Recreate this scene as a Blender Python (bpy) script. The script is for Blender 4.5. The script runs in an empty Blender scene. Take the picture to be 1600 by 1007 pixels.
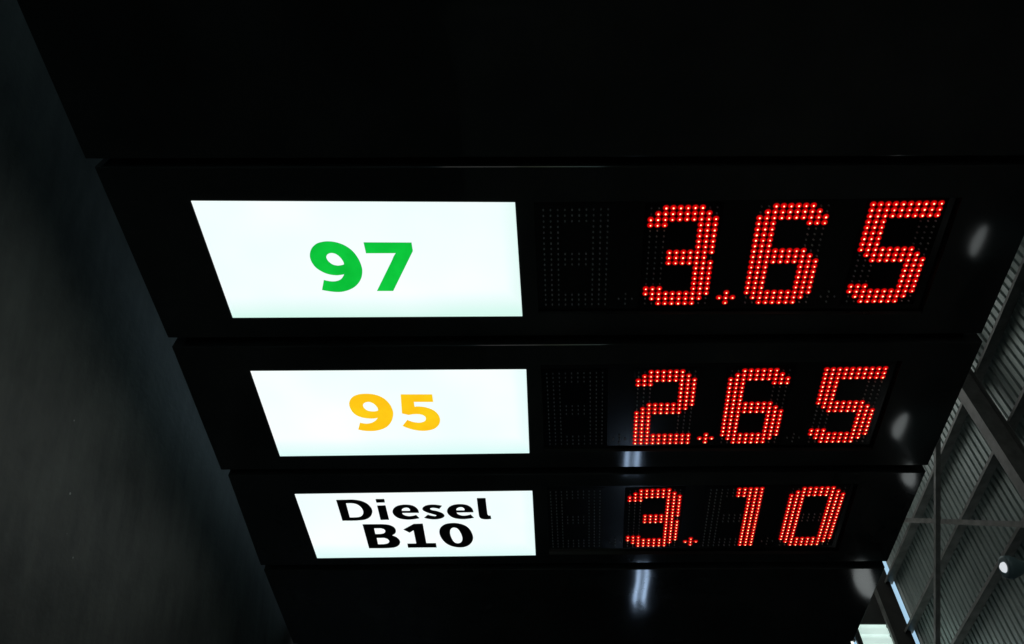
import bpy, bmesh, math, random
from mathutils import Vector, Matrix

# ------------------------------------------------------------------ camera, world, exposure
scene = bpy.context.scene
col = scene.collection
# The fuel price totem lies on its side on a workshop floor; the photograph was taken with the
# camera turned a quarter turn, so the world's up axis points to the right of the picture.
CR = Vector((0.054543985, 0.036479531, 0.997844776))
CU = Vector((-0.791154198, 0.611259564, 0.020899283))
CB = Vector((-0.609179767, -0.790589013, 0.062201467))
CAM = Vector((-0.959706148, -1.811406735, 1.425494689))
cam_data = bpy.data.cameras.new('camera')
cam_data.sensor_fit = 'HORIZONTAL'; cam_data.sensor_width = 36.0
cam_data.lens = 1170.0 / 1600.0 * 36.0
cam_data.clip_start = 0.05; cam_data.clip_end = 2000
cam = bpy.data.objects.new('camera', cam_data); col.objects.link(cam)
m = Matrix((CR, CU, CB)).transposed().to_4x4(); m.translation = CAM
cam.matrix_world = m
scene.camera = cam

SUN_EL, SUN_ROT = math.radians(58), math.radians(25)
world = bpy.data.worlds.new('World'); scene.world = world; world.use_nodes = True
wn = world.node_tree.nodes; wl = world.node_tree.links
bg = wn['Background']; bg.inputs['Strength'].default_value = 0.15
sky = wn.new('ShaderNodeTexSky'); sky.sky_type = 'NISHITA'; sky.sun_disc = False
sky.sun_elevation = SUN_EL; sky.sun_rotation = SUN_ROT; sky.ozone_density = 1.0; sky.dust_density = 1.2
tint = wn.new('ShaderNodeMix'); tint.data_type = 'RGBA'; tint.blend_type = 'MULTIPLY'; tint.inputs['Factor'].default_value = 1.0
tint.inputs['B'].default_value = (.84, 1.0, .88, 1)          # the photograph's cool green-cyan white balance
wl.new(sky.outputs['Color'], tint.inputs['A']); wl.new(tint.outputs['Result'], bg.inputs['Color'])
sl = bpy.data.lights.new('sun', 'SUN'); sl.energy = 5.0; sl.angle = math.radians(0.5); sl.color = (1.0, .95, .88)
sun = bpy.data.objects.new('sun', sl); col.objects.link(sun)
# direction towards the sun: Nishita rotation is measured clockwise from +Y
sd = Vector((math.sin(SUN_ROT) * math.cos(SUN_EL), math.cos(SUN_ROT) * math.cos(SUN_EL), math.sin(SUN_EL)))
sun.rotation_euler = sd.to_track_quat('Z', 'Y').to_euler()
vs = scene.view_settings
vs.view_transform = 'Standard'; vs.look = 'None'; vs.exposure = 0.0; vs.gamma = 1.0; vs.use_curve_mapping = False
scene.cycles.use_denoising = True
scene.cycles.max_bounces = 10; scene.cycles.diffuse_bounces = 5; scene.cycles.glossy_bounces = 5
scene.cycles.sample_clamp_indirect = 4.0

# ------------------------------------------------------------------ helpers
H0 = 0.42                                   # lowest edge of the sign stands this far from its plate edge
def P(X, Y, Z=0.0):
    """sign coordinates (X across the text, Y down the text, Z into the sign) -> world"""
    return Vector((Y, Z, X + H0))

def link(name, me, mat=None, parent=None):
    o = bpy.data.objects.new(name, me); col.objects.link(o)
    if mat:
        for mm in (mat if isinstance(mat, (list, tuple)) else [mat]): me.materials.append(mm)
    if parent: o.parent = parent
    return o

def from_bm(name, bm, mat=None, parent=None, smooth=False):
    me = bpy.data.meshes.new(name); bmesh.ops.recalc_face_normals(bm, faces=bm.faces[:]) if not smooth == 'keep' else None
    bm.to_mesh(me); bm.free()
    if smooth:
        for p in me.polygons: p.use_smooth = True
    return link(name, me, mat, parent)

def empty(name, loc=(0, 0, 0), parent=None):
    o = bpy.data.objects.new(name, None); col.objects.link(o); o.location = loc
    o.empty_display_size = .1
    if parent: o.parent = parent
    return o

def tag(o, label=None, cat=None, group=None, kind=None):
    if label: o['label'] = label
    if cat: o['category'] = cat
    if group: o['group'] = group
    if kind: o['kind'] = kind
    return o

def box(bm, lo, hi, mi=0):
    lo = Vector(lo); hi = Vector(hi)
    vs_ = [bm.verts.new((x, y, z)) for x in (lo.x, hi.x) for y in (lo.y, hi.y) for z in (lo.z, hi.z)]
    for f in ((0,1,3,2),(4,6,7,5),(0,4,5,1),(2,3,7,6),(0,2,6,4),(1,5,7,3)):
        fa = bm.faces.new([vs_[i] for i in f]); fa.material_index = mi
    return vs_

def bar(bm, a, b, w, h, up=Vector((0, 0, 1)), mi=0):
    """rectangular bar from a to b, w across, h along up"""
    a = Vector(a); b = Vector(b); d = (b - a).normalized()
    s = d.cross(up).normalized(); u = s.cross(d)
    r = []
    for p in (a, b):
        r.append([bm.verts.new(p + s * (w / 2 * i) + u * (h / 2 * j)) for i, j in ((-1,-1),(1,-1),(1,1),(-1,1))])
    for i in range(4):
        f = bm.faces.new((r[0][i], r[0][(i+1) % 4], r[1][(i+1) % 4], r[1][i])); f.material_index = mi
    f = bm.faces.new(r[0][::-1]); f.material_index = mi
    f = bm.faces.new(r[1]); f.material_index = mi

def lathe(bm, prof, base, axis, n=24, mi=0):
    axis = Vector(axis).normalized()
    t = Vector((1, 0, 0)) if abs(axis.x) < .9 else Vector((0, 1, 0))
    e1 = axis.cross(t).normalized(); e2 = axis.cross(e1)
    rings = []
    for r, h in prof:
        if r < 1e-6: rings.append([bm.verts.new(Vector(base) + axis * h)])
        else: rings.append([bm.verts.new(Vector(base) + axis * h + (e1 * math.cos(2*math.pi*i/n) + e2 * math.sin(2*math.pi*i/n)) * r) for i in range(n)])
    for a, b in zip(rings, rings[1:]):
        for i in range(n):
            j = (i + 1) % n
            if len(a) == 1 and len(b) == 1: continue
            if len(a) == 1: f = bm.faces.new((a[0], b[j], b[i]))
            elif len(b) == 1: f = bm.faces.new((a[i], a[j], b[0]))
            else: f = bm.faces.new((a[i], a[j], b[j], b[i]))
            f.material_index = mi

# ------------------------------------------------------------------ materials
def mat(name, color, rough=.5, metal=0.0, spec=.5):
    mm = bpy.data.materials.new(name); mm.use_nodes = True
    b = mm.node_tree.nodes['Principled BSDF']
    b.inputs['Base Color'].default_value = (*color, 1); b.inputs['Roughness'].default_value = rough
    b.inputs['Metallic'].default_value = metal; b.inputs['Specular IOR Level'].default_value = spec
    return mm
def nodes(mm): return mm.node_tree.nodes, mm.node_tree.links, mm.node_tree.nodes['Principled BSDF']
def mixcol(nt, a, b, fac_socket, lo=.35, hi=.65):
    r = nt.nodes.new('ShaderNodeValToRGB'); r.color_ramp.elements[0].position = lo; r.color_ramp.elements[1].position = hi
    r.color_ramp.elements[0].color = (*a, 1); r.color_ramp.elements[1].color = (*b, 1)
    nt.links.new(fac_socket, r.inputs['Fac']); return r.outputs['Color']
def noise(nt, scale, detail=4, vec=None, rough=.55):
    n = nt.nodes.new('ShaderNodeTexNoise'); n.inputs['Scale'].default_value = scale; n.inputs['Detail'].default_value = detail
    n.inputs['Roughness'].default_value = rough
    if vec: nt.links.new(vec, n.inputs['Vector'])
    return n.outputs['Fac']
def coords(nt, scale=(1, 1, 1), rot=(0, 0, 0), kind='Object'):
    t = nt.nodes.new('ShaderNodeTexCoord'); mp = nt.nodes.new('ShaderNodeMapping')
    mp.inputs['Scale'].default_value = scale; mp.inputs['Rotation'].default_value = rot
    nt.links.new(t.outputs[kind], mp.inputs['Vector']); return mp.outputs['Vector']
def coords2(nt, deg, scale):
    """object coordinates turned by deg about z, then scaled: streaks along that direction"""
    t = nt.nodes.new('ShaderNodeTexCoord'); a = nt.nodes.new('ShaderNodeMapping'); b = nt.nodes.new('ShaderNodeMapping')
    a.inputs['Rotation'].default_value = (0, 0, math.radians(-deg)); b.inputs['Scale'].default_value = scale
    nt.links.new(t.outputs['Object'], a.inputs['Vector']); nt.links.new(a.outputs['Vector'], b.inputs['Vector']); return b.outputs['Vector']
def bump(nt, h, strength, dist):
    b = nt.nodes.new('ShaderNodeBump'); b.inputs['Strength'].default_value = strength; b.inputs['Distance'].default_value = dist
    nt.links.new(h, b.inputs['Height']); return b.outputs['Normal']
def math_(nt, op, a, b=None):
    n = nt.nodes.new('ShaderNodeMath'); n.operation = op
    for i, v in enumerate((a, b)):
        if v is None: continue
        if isinstance(v, (int, float)): n.inputs[i].default_value = v
        else: nt.links.new(v, n.inputs[i])
    return n.outputs[0]

def emit(name, color, strength=1.0, sample=True):
    mm = bpy.data.materials.new(name); mm.use_nodes = True
    nt = mm.node_tree; nt.nodes.clear()
    e = nt.nodes.new('ShaderNodeEmission'); e.inputs['Color'].default_value = (*color, 1); e.inputs['Strength'].default_value = strength
    o = nt.nodes.new('ShaderNodeOutputMaterial'); nt.links.new(e.outputs[0], o.inputs['Surface'])
    if not sample: mm.cycles.emission_sampling = 'NONE'
    return mm

# glossy black composite panel: slightly wavy, faint dust
M_panel = mat('glossy_black_panel', (.006, .0065, .007), .13, 0, .5)
n_, l_, b_ = nodes(M_panel); nt = M_panel.node_tree
v = coords(nt)
l_.new(mixcol(nt, (.020, .022, .022), (.036, .039, .038), noise(nt, 3.0, 6, v)), b_.inputs['Base Color'])
r = nt.nodes.new('ShaderNodeMapRange'); r.inputs['To Min'].default_value = .035; r.inputs['To Max'].default_value = .075
l_.new(noise(nt, 5.0, 5, v), r.inputs['Value']); l_.new(r.outputs[0], b_.inputs['Roughness'])
l_.new(bump(nt, noise(nt, 2.4, 1.2, v, .5), .13, .02), b_.inputs['Normal'])
M_spine = mat('black_steel', (.006, .006, .006), .6)
M_side = mat('black_paint', (.010, .010, .011), .4)
M_board = mat('black_circuit_board', (.004, .004, .0045), .16, 0, .45)
n_, l_, b_ = nodes(M_board); nt = M_board.node_tree
l_.new(mixcol(nt, (.003, .003, .003), (.0065, .0065, .007), noise(nt, 6, 4, coords(nt))), b_.inputs['Base Color'])
M_board2 = mat('matt_black_board', (.002, .002, .002), .5, 0, .15)
M_led_off = mat('clear_led_lens', (.33, .34, .34), .25, 0, .8)
M_led_core = emit('led_hot_core', (1.0, .66, .34), 2.6, False)
M_led_red = emit('led_red_lens', (1.0, .003, .003), .84, False)
M_led_glow = emit('led_painted_glow', (1.0, .002, .003), .50, False)  # glow around the lens, painted as a fainter emissive ring
M_led_halo = emit('led_painted_halo', (1.0, .001, .002), .19, False)  # outermost glow on the board, put in as a dim emissive ring

def plate_mat(name, cx, cy, hw, hh, edge):
    """opal acrylic lit from inside: slightly uneven backlight, mint towards its border"""
    mm = bpy.data.materials.new(name); mm.use_nodes = True
    nt = mm.node_tree; nt.nodes.clear(); L = nt.links
    t = nt.nodes.new('ShaderNodeTexCoord'); s = nt.nodes.new('ShaderNodeSeparateXYZ'); L.new(t.outputs['Object'], s.inputs[0])
    # object x = down the text, z = across the text
    bot = math_(nt, 'DIVIDE', math_(nt, 'SUBTRACT', s.outputs['X'], cy), hh)
    rgt = math_(nt, 'DIVIDE', math_(nt, 'SUBTRACT', s.outputs['Z'], cx), hw)
    def ss(v, a, b):
        r = nt.nodes.new('ShaderNodeMapRange'); r.interpolation_type = 'SMOOTHSTEP'
        r.inputs['From Min'].default_value = a; r.inputs['From Max'].default_value = b; L.new(v, r.inputs['Value']); return r.outputs[0]
    e = math_(nt, 'MAXIMUM', ss(bot, .5, 1.15), math_(nt, 'MULTIPLY', ss(rgt, .88, 1.06), .55))
    e = math_(nt, 'ADD', e, math_(nt, 'MULTIPLY', math_(nt, 'SUBTRACT', noise(nt, 2.2, 2, t.outputs['Object']), .30), .8))
    r = nt.nodes.new('ShaderNodeValToRGB'); L.new(e, r.inputs['Fac'])
    r.color_ramp.elements[0].position = 0; r.color_ramp.elements[0].color = (1.0, 1.05, 1.05, 1)
    r.color_ramp.elements[1].position = 1; r.color_ramp.elements[1].color = (*edge, 1)
    q = r.color_ramp.elements.new(.3); q.color = (.87, 1.0, 1.0, 1)
    em = nt.nodes.new('ShaderNodeEmission'); em.inputs['Strength'].default_value = 1.0; L.new(r.outputs['Color'], em.inputs['Color'])
    o = nt.nodes.new('ShaderNodeOutputMaterial'); L.new(em.outputs[0], o.inputs['Surface'])
    return mm

def film(name, a, b):
    """translucent coloured film on the lit plate, slightly uneven"""
    mm = emit(name, a, 1.0); nt = mm.node_tree
    e = [n for n in nt.nodes if n.type == 'EMISSION'][0]
    nt.links.new(mixcol(nt, a, b, noise(nt, 14, 3, coords(nt)), .3, .7), e.inputs['Color']); return mm
M_green = film('green_film', (.003, .48, .036), (.005, .60, .05))
M_green_edge = emit('green_film_edge', (.02, .36, .12), 1.0)
M_yellow = film('yellow_film', (1.0, .54, .008), (1.0, .64, .010))
M_yellow_edge = emit('yellow_film_edge', (1.0, .72, .12), 1.0)
M_blackfilm = mat('black_film', (.006, .007, .007), .5)

# galvanised roof sheeting
M_roof = mat('galvanised_sheet', (.30, .34, .33), .42, .35)
n_, l_, b_ = nodes(M_roof); nt = M_roof.node_tree
v = coords(nt, (3.0, .22, 1))
l_.new(mixcol(nt, (.20, .255, .24), (.39, .45, .43), noise(nt, 3, 6, v, .65), .3, .7), b_.inputs['Base Color'])
r = nt.nodes.new('ShaderNodeMapRange'); r.inputs['To Min'].default_value = .28; r.inputs['To Max'].default_value = .55
l_.new(noise(nt, 4, 5, coords(nt, (2, .5, 1))), r.inputs['Value']); l_.new(r.outputs[0], b_.inputs['Roughness'])
M_steel = mat('painted_steel', (.14, .14, .13), .55)
n_, l_, b_ = nodes(M_steel); nt = M_steel.node_tree
l_.new(mixcol(nt, (.125, .128, .12), (.215, .22, .208), noise(nt, 5, 6, coords(nt))), b_.inputs['Base Color'])
M_cladding = mat('dark_wall_cladding', (.02, .02, .019), .6)
n_, l_, b_ = nodes(M_cladding); nt = M_cladding.node_tree
l_.new(mixcol(nt, (.015, .015, .014), (.032, .031, .028), noise(nt, 1.5, 6, coords(nt))), b_.inputs['Base Color'])

M_block = mat('pale_rendered_wall', (.33, .34, .32), .8)
n_, l_, b_ = nodes(M_block); nt = M_block.node_tree
l_.new(mixcol(nt, (.15, .16, .15), (.30, .31, .29), noise(nt, .7, 6, coords(nt))), b_.inputs['Base Color'])

# worn concrete floor: blotches, long scuffs, pale scratches and specks
M_floor = mat('worn_concrete', (.09, .1, .1), .55)
n_, l_, b_ = nodes(M_floor); nt = M_floor.node_tree
v0 = coords(nt)
blot = noise(nt, 2.2, 6, v0, .6)
scuff = noise(nt, 5, 5, coords2(nt, 125, (.7, 2.6, 1)), .6)
big = noise(nt, 1.1, 3, v0, .5)
f = math_(nt, 'ADD', math_(nt, 'ADD', math_(nt, 'MULTIPLY', blot, .46), math_(nt, 'MULTIPLY', scuff, .34)), math_(nt, 'MULTIPLY', big, .20))
base = mixcol(nt, (.026, .030, .028), (.098, .104, .095), f, .39, .62)
scr = noise(nt, 9, 3, coords2(nt, 122, (.7, 24.0, 1)), .5)
scr_m = nt.nodes.new('ShaderNodeMapRange'); scr_m.inputs['From Min'].default_value = .69; scr_m.inputs['From Max'].default_value = .76; l_.new(scr, scr_m.inputs['Value'])
vo = nt.nodes.new('ShaderNodeTexVoronoi'); vo.inputs['Scale'].default_value = 13; l_.new(v0, vo.inputs['Vector'])
sp = nt.nodes.new('ShaderNodeMapRange'); sp.inputs['From Min'].default_value = .06; sp.inputs['From Max'].default_value = .04; l_.new(vo.outputs['Distance'], sp.inputs['Value'])
mx = nt.nodes.new('ShaderNodeMix'); mx.data_type = 'RGBA'; l_.new(base, mx.inputs['A']); mx.inputs['B'].default_value = (.20, .21, .205, 1)
l_.new(math_(nt, 'MULTIPLY', scr_m.outputs[0], .35), mx.inputs['Factor'])
mx2 = nt.nodes.new('ShaderNodeMix'); mx2.data_type = 'RGBA'; l_.new(mx.outputs['Result'], mx2.inputs['A']); mx2.inputs['B'].default_value = (.55, .56, .54, 1)
vo2 = nt.nodes.new('ShaderNodeSeparateColor'); l_.new(vo.outputs['Color'], vo2.inputs[0])
l_.new(math_(nt, 'MULTIPLY', math_(nt, 'MULTIPLY', sp.outputs[0], .7), math_(nt, 'GREATER_THAN', vo2.outputs[0], .93)), mx2.inputs['Factor'])
l_.new(mx2.outputs['Result'], b_.inputs['Base Color'])
l_.new(bump(nt, noise(nt, 40, 6, v0), .25, .004), b_.inputs['Normal'])
M_ground = mat('outdoor_ground', (.3, .29, .27), .9)
n_, l_, b_ = nodes(M_ground); nt = M_ground.node_tree
l_.new(mixcol(nt, (.36, .355, .34), (.50, .49, .47), noise(nt, .6, 6, coords(nt))), b_.inputs['Base Color'])

# ------------------------------------------------------------------ setting
ROOF = 8.0 + H0          # underside of the roof sheets
YE = 13.55               # end wall
X0, X1, Y0, Y1 = -9.0, YE, -9.0, 10.6
bm = bmesh.new(); box(bm, (X0 - .2, Y0 - .2, -.15), (X1 + .3, Y1 + .2, 0))
tag(from_bm('floor', bm, M_floor), kind='structure')
bm = bmesh.new(); vv = [bm.verts.new((x, y, -.12)) for x, y in ((-600, -600), (600, -600), (600, 600), (-600, 600))]; bm.faces.new(vv)
tag(from_bm('ground', bm, M_ground), kind='structure')

# side and back walls of the shed; the long side behind the sign is open past the first bay
def wall(name, lo, hi, n_x):
    bm = bmesh.new(); box(bm, lo, hi); return tag(from_bm(name, bm, M_cladding), kind='structure')
bm = bmesh.new(); box(bm, (X0, Y0 - .2, 0), (X1, Y0, ROOF + .1)); tag(from_bm('side_wall', bm, M_block), kind='structure')
for x in (-3.6, 1.9, 7.72, 11.2):
    bm = bmesh.new(); box(bm, (x - .1, Y0 + .004, 0), (x + .1, Y0 + .02, ROOF - .56)); box(bm, (x - .1, Y0 + .24, 0), (x + .1, Y0 + .255, ROOF - .56)); box(bm, (x - .006, Y0 + .02, 0), (x + .006, Y0 + .24, ROOF - .56))
    tag(from_bm('column', bm, M_steel), kind='structure')
wall('unseen_front_wall', (X0 - .2, Y0 - .2, 2.6), (X0, Y1 + .2, ROOF + .1), 1)  # unseen; low opening beneath sized for the daylight on floor and roof
wall('unseen_side_wall', (1.5, Y1, 0), (7.7, Y1 + .2, ROOF + .1), 1)  # unseen; length set to keep daylight off the first roof bay
wall('unseen_side_wall', (X0, Y1, 3.3), (1.5, Y1 + .2, ROOF + .1), 1)  # unseen; opening below added to let daylight in under the sign

# end wall: dark cladding, a daylight gap under the roof, a band of pale translucent sheeting
wall_e = empty('end_wall', (YE, 0, 0)); tag(wall_e, kind='structure')
def wpart(name, lo, hi, m_):
    bm = bmesh.new(); box(bm, Vector(lo) - Vector((YE, 0, 0)), Vector(hi) - Vector((YE, 0, 0)))
    return from_bm(name, bm, m_, wall_e)
T_TOP, T_BOT, T_END = 7.51 + H0, 6.89 + H0, 6.73
wpart('cladding', (YE, T_END, 0), (YE + .06, Y1, 7.915 + H0), M_cladding)
wpart('cladding', (YE, Y0, T_TOP), (YE + .06, T_END, 7.93 + H0), M_cladding)
wpart('cladding', (YE, Y0, 0), (YE + .06, T_END, 5.6 + H0), M_cladding)
wpart('cladding', (YE, Y0, 7.93 + H0 + .002), (YE + .06, 3.4, ROOF + .05), M_cladding)  # unseen strip, added to keep the gap's gleam off the sign
wpart('girt', (YE - .07, Y0, T_TOP - .012), (YE - .004, 9.4, T_TOP + .045), M_steel)
wpart('girt', (YE - .07, Y0, T_BOT - .10), (YE - .004, T_END, T_BOT), M_side)
# translucent ribbed sheets, lit through by the day outside
M_trans = bpy.data.materials.new('translucent_sheet'); M_trans.use_nodes = True
nt = M_trans.node_tree; nt.nodes.clear(); L_ = nt.links
vz = coords(nt, (1, 1, .35))
cr = mixcol(nt, (.44, .60, .55), (.66, .84, .78), noise(nt, 2.5, 5, vz), .3, .7)
em = nt.nodes.new('ShaderNodeEmission'); L_.new(cr, em.inputs['Color']); em.inputs['Strength'].default_value = .95
pr = nt.nodes.new('ShaderNodeBsdfPrincipled'); pr.inputs['Base Color'].default_value = (.7, .75, .72, 1); pr.inputs['Roughness'].default_value = .4
ad = nt.nodes.new('ShaderNodeAddShader'); L_.new(em.outputs[0], ad.inputs[0]); L_.new(pr.outputs[0], ad.inputs[1])
ou = nt.nodes.new('ShaderNodeOutputMaterial'); L_.new(ad.outputs[0], ou.inputs['Surface'])
def ribbed_sheet(y0, y1, z0, z1, pitch, dep):
    bm = bmesh.new(); y = y0; prof = []
    while y < y1 - 1e-4:
        prof += [(y, 0), (y + pitch * .62, 0), (y + pitch * .72, dep), (y + pitch * .9, dep)]; y += pitch
    prof.append((y, 0))
    a = [bm.verts.new((.03 + d, yy, z0)) for yy, d in prof]; b = [bm.verts.new((.03 + d, yy, z1)) for yy, d in prof]
    for i in range(len(prof) - 1): bm.faces.new((a[i], a[i+1], b[i+1], b[i]))
    return bm
from_bm('translucent_panel', ribbed_sheet(4.33, 6.73, T_BOT - .02, T_TOP, .20, .03), M_trans, wall_e)
from_bm('translucent_panel', ribbed_sheet(1.93, 4.33, T_BOT - .02, T_TOP, .20, .03), M_trans, wall_e)
M_lit = emit('bright_glazing', (.95, 1.0, 1.0), 1.1)
wpart('window_pane', (YE + .02, 2.0, 5.6 + H0), (YE + .04, T_END - .36, T_BOT - .145), M_lit)
wpart('cladding', (YE, T_END - .36, 5.6 + H0), (YE + .06, T_END, T_BOT - .1), M_cladding)
wpart('cladding', (YE, Y0, 5.6 + H0), (YE + .06, 1.9, T_TOP), M_cladding)

# roof: ribbed galvanised sheets on purlins and rafters, with diagonal bracing
roof = empty('roof', (0, 0, ROOF)); tag(roof, kind='structure')
PITCH, NR = .15, 6
bm = bmesh.new(); prof = []
for i in range(NR):
    o_ = i * PITCH
    prof += [(o_, 0), (o_ + .092, 0), (o_ + .106, .034), (o_ + .136, .034)]
prof.append((NR * PITCH, 0))
a = [bm.verts.new((x, Y0 - .3, z)) for x, z in prof]; b = [bm.verts.new((x, Y1 + .5, z)) for x, z in prof]
for i in range(len(prof) - 1): bm.faces.new((a[i], b[i], b[i+1], a[i+1]))
sheet0 = from_bm('roof_sheet', bm, M_roof, roof)
nx = int(math.ceil((X1 - X0) / (NR * PITCH)))
xs = [X1 - .02 - (k + 1) * NR * PITCH for k in range(nx)]
rnd = random.Random(4)
for k, x in enumerate(xs):
    o = sheet0 if k == 0 else sheet0.copy()
    if k: col.objects.link(o)
    o.parent = roof; o.location = (x, 0, .004 * (k % 2))
bm = bmesh.new(); box(bm, (X0 - .3, Y0 - .4, .06), (X1 + .02, Y1 + .5, .07)); from_bm('roof_lining', bm, M_side, roof)

# Z purlins along the building
bm = bmesh.new()
box(bm, (X0, -.004, -.19), (X1 + .1, .004, 0)); box(bm, (X0, -.056, -.194), (X1 + .1, -.004, -.186)); box(bm, (X0, .004, -.008), (X1 + .1, .06, -.001))
pur0 = from_bm('purlin', bm, M_steel, roof)
zs = [7.72 + 1.115 * i for i in (0, 1, 2)] + [7.72 - 1.115 * i for i in range(1, 15)]
for k, y in enumerate(zs):
    if y < Y0 or y > Y1: continue
    o = pur0 if k == 0 else pur0.copy()
    if k: col.objects.link(o)
    o.parent = roof; o.location = (0, y - .02, -.002)
# rafters across the building
bm = bmesh.new()
box(bm, (-.006, Y0, -.52), (.006, Y1, -.2)); box(bm, (-.10, Y0, -.535), (.10, Y1, -.52)); box(bm, (-.10, Y0, -.2), (.10, Y1, -.192))
raf0 = from_bm('rafter', bm, M_steel, roof)
for k, x in enumerate((7.72, 1.9, -3.6)):
    o = raf0 if k == 0 else raf0.copy()
    if k: col.objects.link(o)
    o.parent = roof; o.location = (x, 0, 0)
def rel(X, Y, Z): return P(X, Y, Z) - Vector((0, 0, ROOF))
bm = bmesh.new(); A_, B_ = rel(7.62, 12.6, 8.6), rel(7.62, 7.85, 4.83); bar(bm, A_, B_, .085, .012); bar(bm, A_ + Vector((.02, -.03, -.03)), B_ + Vector((.02, -.03, -.03)), .010, .07)
from_bm('brace', bm, M_steel, roof)
bm = bmesh.new(); A_, B_ = rel(7.5, 7.9, 8.28), rel(7.5, 13.4, 4.42); bar(bm, A_, B_, .07, .012); bar(bm, A_ + Vector((-.02, -.03, .04)), B_ + Vector((-.02, -.03, .04)), .010, .07)
from_bm('brace', bm, M_steel, roof)

# ------------------------------------------------------------------ the price totem
totem = empty('price_totem', (0.9, .12, 0))
tag(totem, 'glossy black fuel price totem with lit white plates and red LED prices', 'price sign')
TO = Vector((0.9, .12, 0))
def tp(X, Y, Z=0.0): return P(X, Y, Z) - TO

def module(quad, depth, hole=None, label=None):
    """front panel of one module: rounded lips, side returns, and a recessed window"""
    bm = bmesh.new()
    c = sum((Vector(q) for q in quad), Vector((0, 0))) / 4
    R_ = .0045
    def inset(d):
        out = []
        for i in range(4):
            p = Vector(quad[i]); a = (Vector(quad[i-1]) - p).normalized(); b = (Vector(quad[(i+1) % 4]) - p).normalized()
            out.append(p + (a + b) * d)
        return out
    rings = []
    for d, z in [(0, depth), (0, R_), (R_ * .12, R_ * .5), (R_ * .45, R_ * .14), (R_, 0)]:
        rings.append([bm.verts.new(tp(q.x, q.y, z)) for q in inset(d)])
    for a, b in zip(rings, rings[1:]):
        for i in range(4): bm.faces.new((a[i], a[(i+1) % 4], b[(i+1) % 4], b[i]))
    last = rings[-1]
    if hole:
        for z in (0, .0015, .014):
            h = [bm.verts.new(tp(x, y, z)) for x, y in hole]
            for i in range(4): bm.faces.new((last[i], last[(i+1) % 4], h[(i+1) % 4], h[i]))
            last = h
    else: bm.faces.new(last)
    bm.faces.new(rings[0][::-1])
    o = from_bm('panel', bm, M_panel, totem)
    if label: o['label'] = label
    return o
MQ = [[(-.2369, -.1202), (2.283, -.0330), (2.2760, .5184), (-.2358, .4720)],
      [(-.2367, .5096), (2.2894, .5511), (2.2804, 1.1069), (-.2502, 1.0978)],
      [(-.2330, 1.1299), (2.2830, 1.1403), (2.2808, 1.6686), (-.2578, 1.6912)],
      [(-.2536, 1.7275), (2.2813, 1.7113), (2.2771, 2.2628), (-.2650, 2.3100)]]
HOLES = [[(.9445, .0260), (2.0790, .0520), (2.0790, .4385), (.9450, .4080)],
         [(.9450, .6110), (2.0700, .6210), (2.0720, 1.0260), (.9450, 1.0170)],
         [(.9500, 1.2020), (2.0650, 1.2010), (2.0780, 1.6150), (.9480, 1.6180)]]
module([(-.2520, -.78), (2.283, -.70), (2.283, -.0585), (-.2516, -.1451)], .42, None, 'blank top panel')
for k in range(3): module(MQ[k], .42, HOLES[k], ('panel with the 3.65 price', 'panel with the 2.65 price', 'panel with the 3.10 price')[k])
module(MQ[3], .42, None, 'blank panel below the diesel price')
module([(-.255, 2.345), (2.28, 2.297), (2.28, 2.86), (-.26, 2.9)], .42, None, 'blank foot panel')
bm = bmesh.new()
lo, hi = tp(-.17, -.66, .07), tp(2.2, 2.85, .44); box(bm, lo, hi); from_bm('spine', bm, M_spine, totem)
M_timber = mat('rough_timber', (.18, .12, .07), .8)
for y in (-.76, 2.74):
    bm = bmesh.new(); box(bm, tp(-H0, y, .31), tp(-.17, y + .08, .44)); from_bm('timber_packer', bm, M_timber, totem)

PL = [[(-.0022, -.0111), (.8937, .0248), (.8958, .4133), (-.0012, .3952)],
      [(-.0056, .6160), (.8982, .6291), (.8924, 1.0207), (-.0079, 1.0241)],
      [(-.0036, 1.2356), (.8950, 1.2258), (.8934, 1.6201), (-.0045, 1.6379)]]
EDGE = [(.68, .96, .87), (.72, .98, .95), (.74, .98, .96)]
plates = []
for k in range(3):
    bm = bmesh.new()
    f = [bm.verts.new(tp(x, y, -.0018)) for x, y in PL[k]]; b = [bm.verts.new(tp(x, y, .001)) for x, y in PL[k]]
    bm.faces.new(f); bm.faces.new(b[::-1])
    for i in range(4): bm.faces.new((f[i], b[i], b[(i+1) % 4], f[(i+1) % 4]))
    cy = sum(p[1] for p in PL[k]) / 4 - TO.x; cx = sum(p[0] for p in PL[k]) / 4 + H0
    o = from_bm('light_plate', bm, plate_mat('opal_acrylic_%d' % k, cx, cy, .45, .2, EDGE[k]), totem)
    o['label'] = ('lit white plate with a green 97', 'lit white plate with a yellow 95', 'lit white plate reading Diesel B10 in black')[k]
    plates.append(o)

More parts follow.
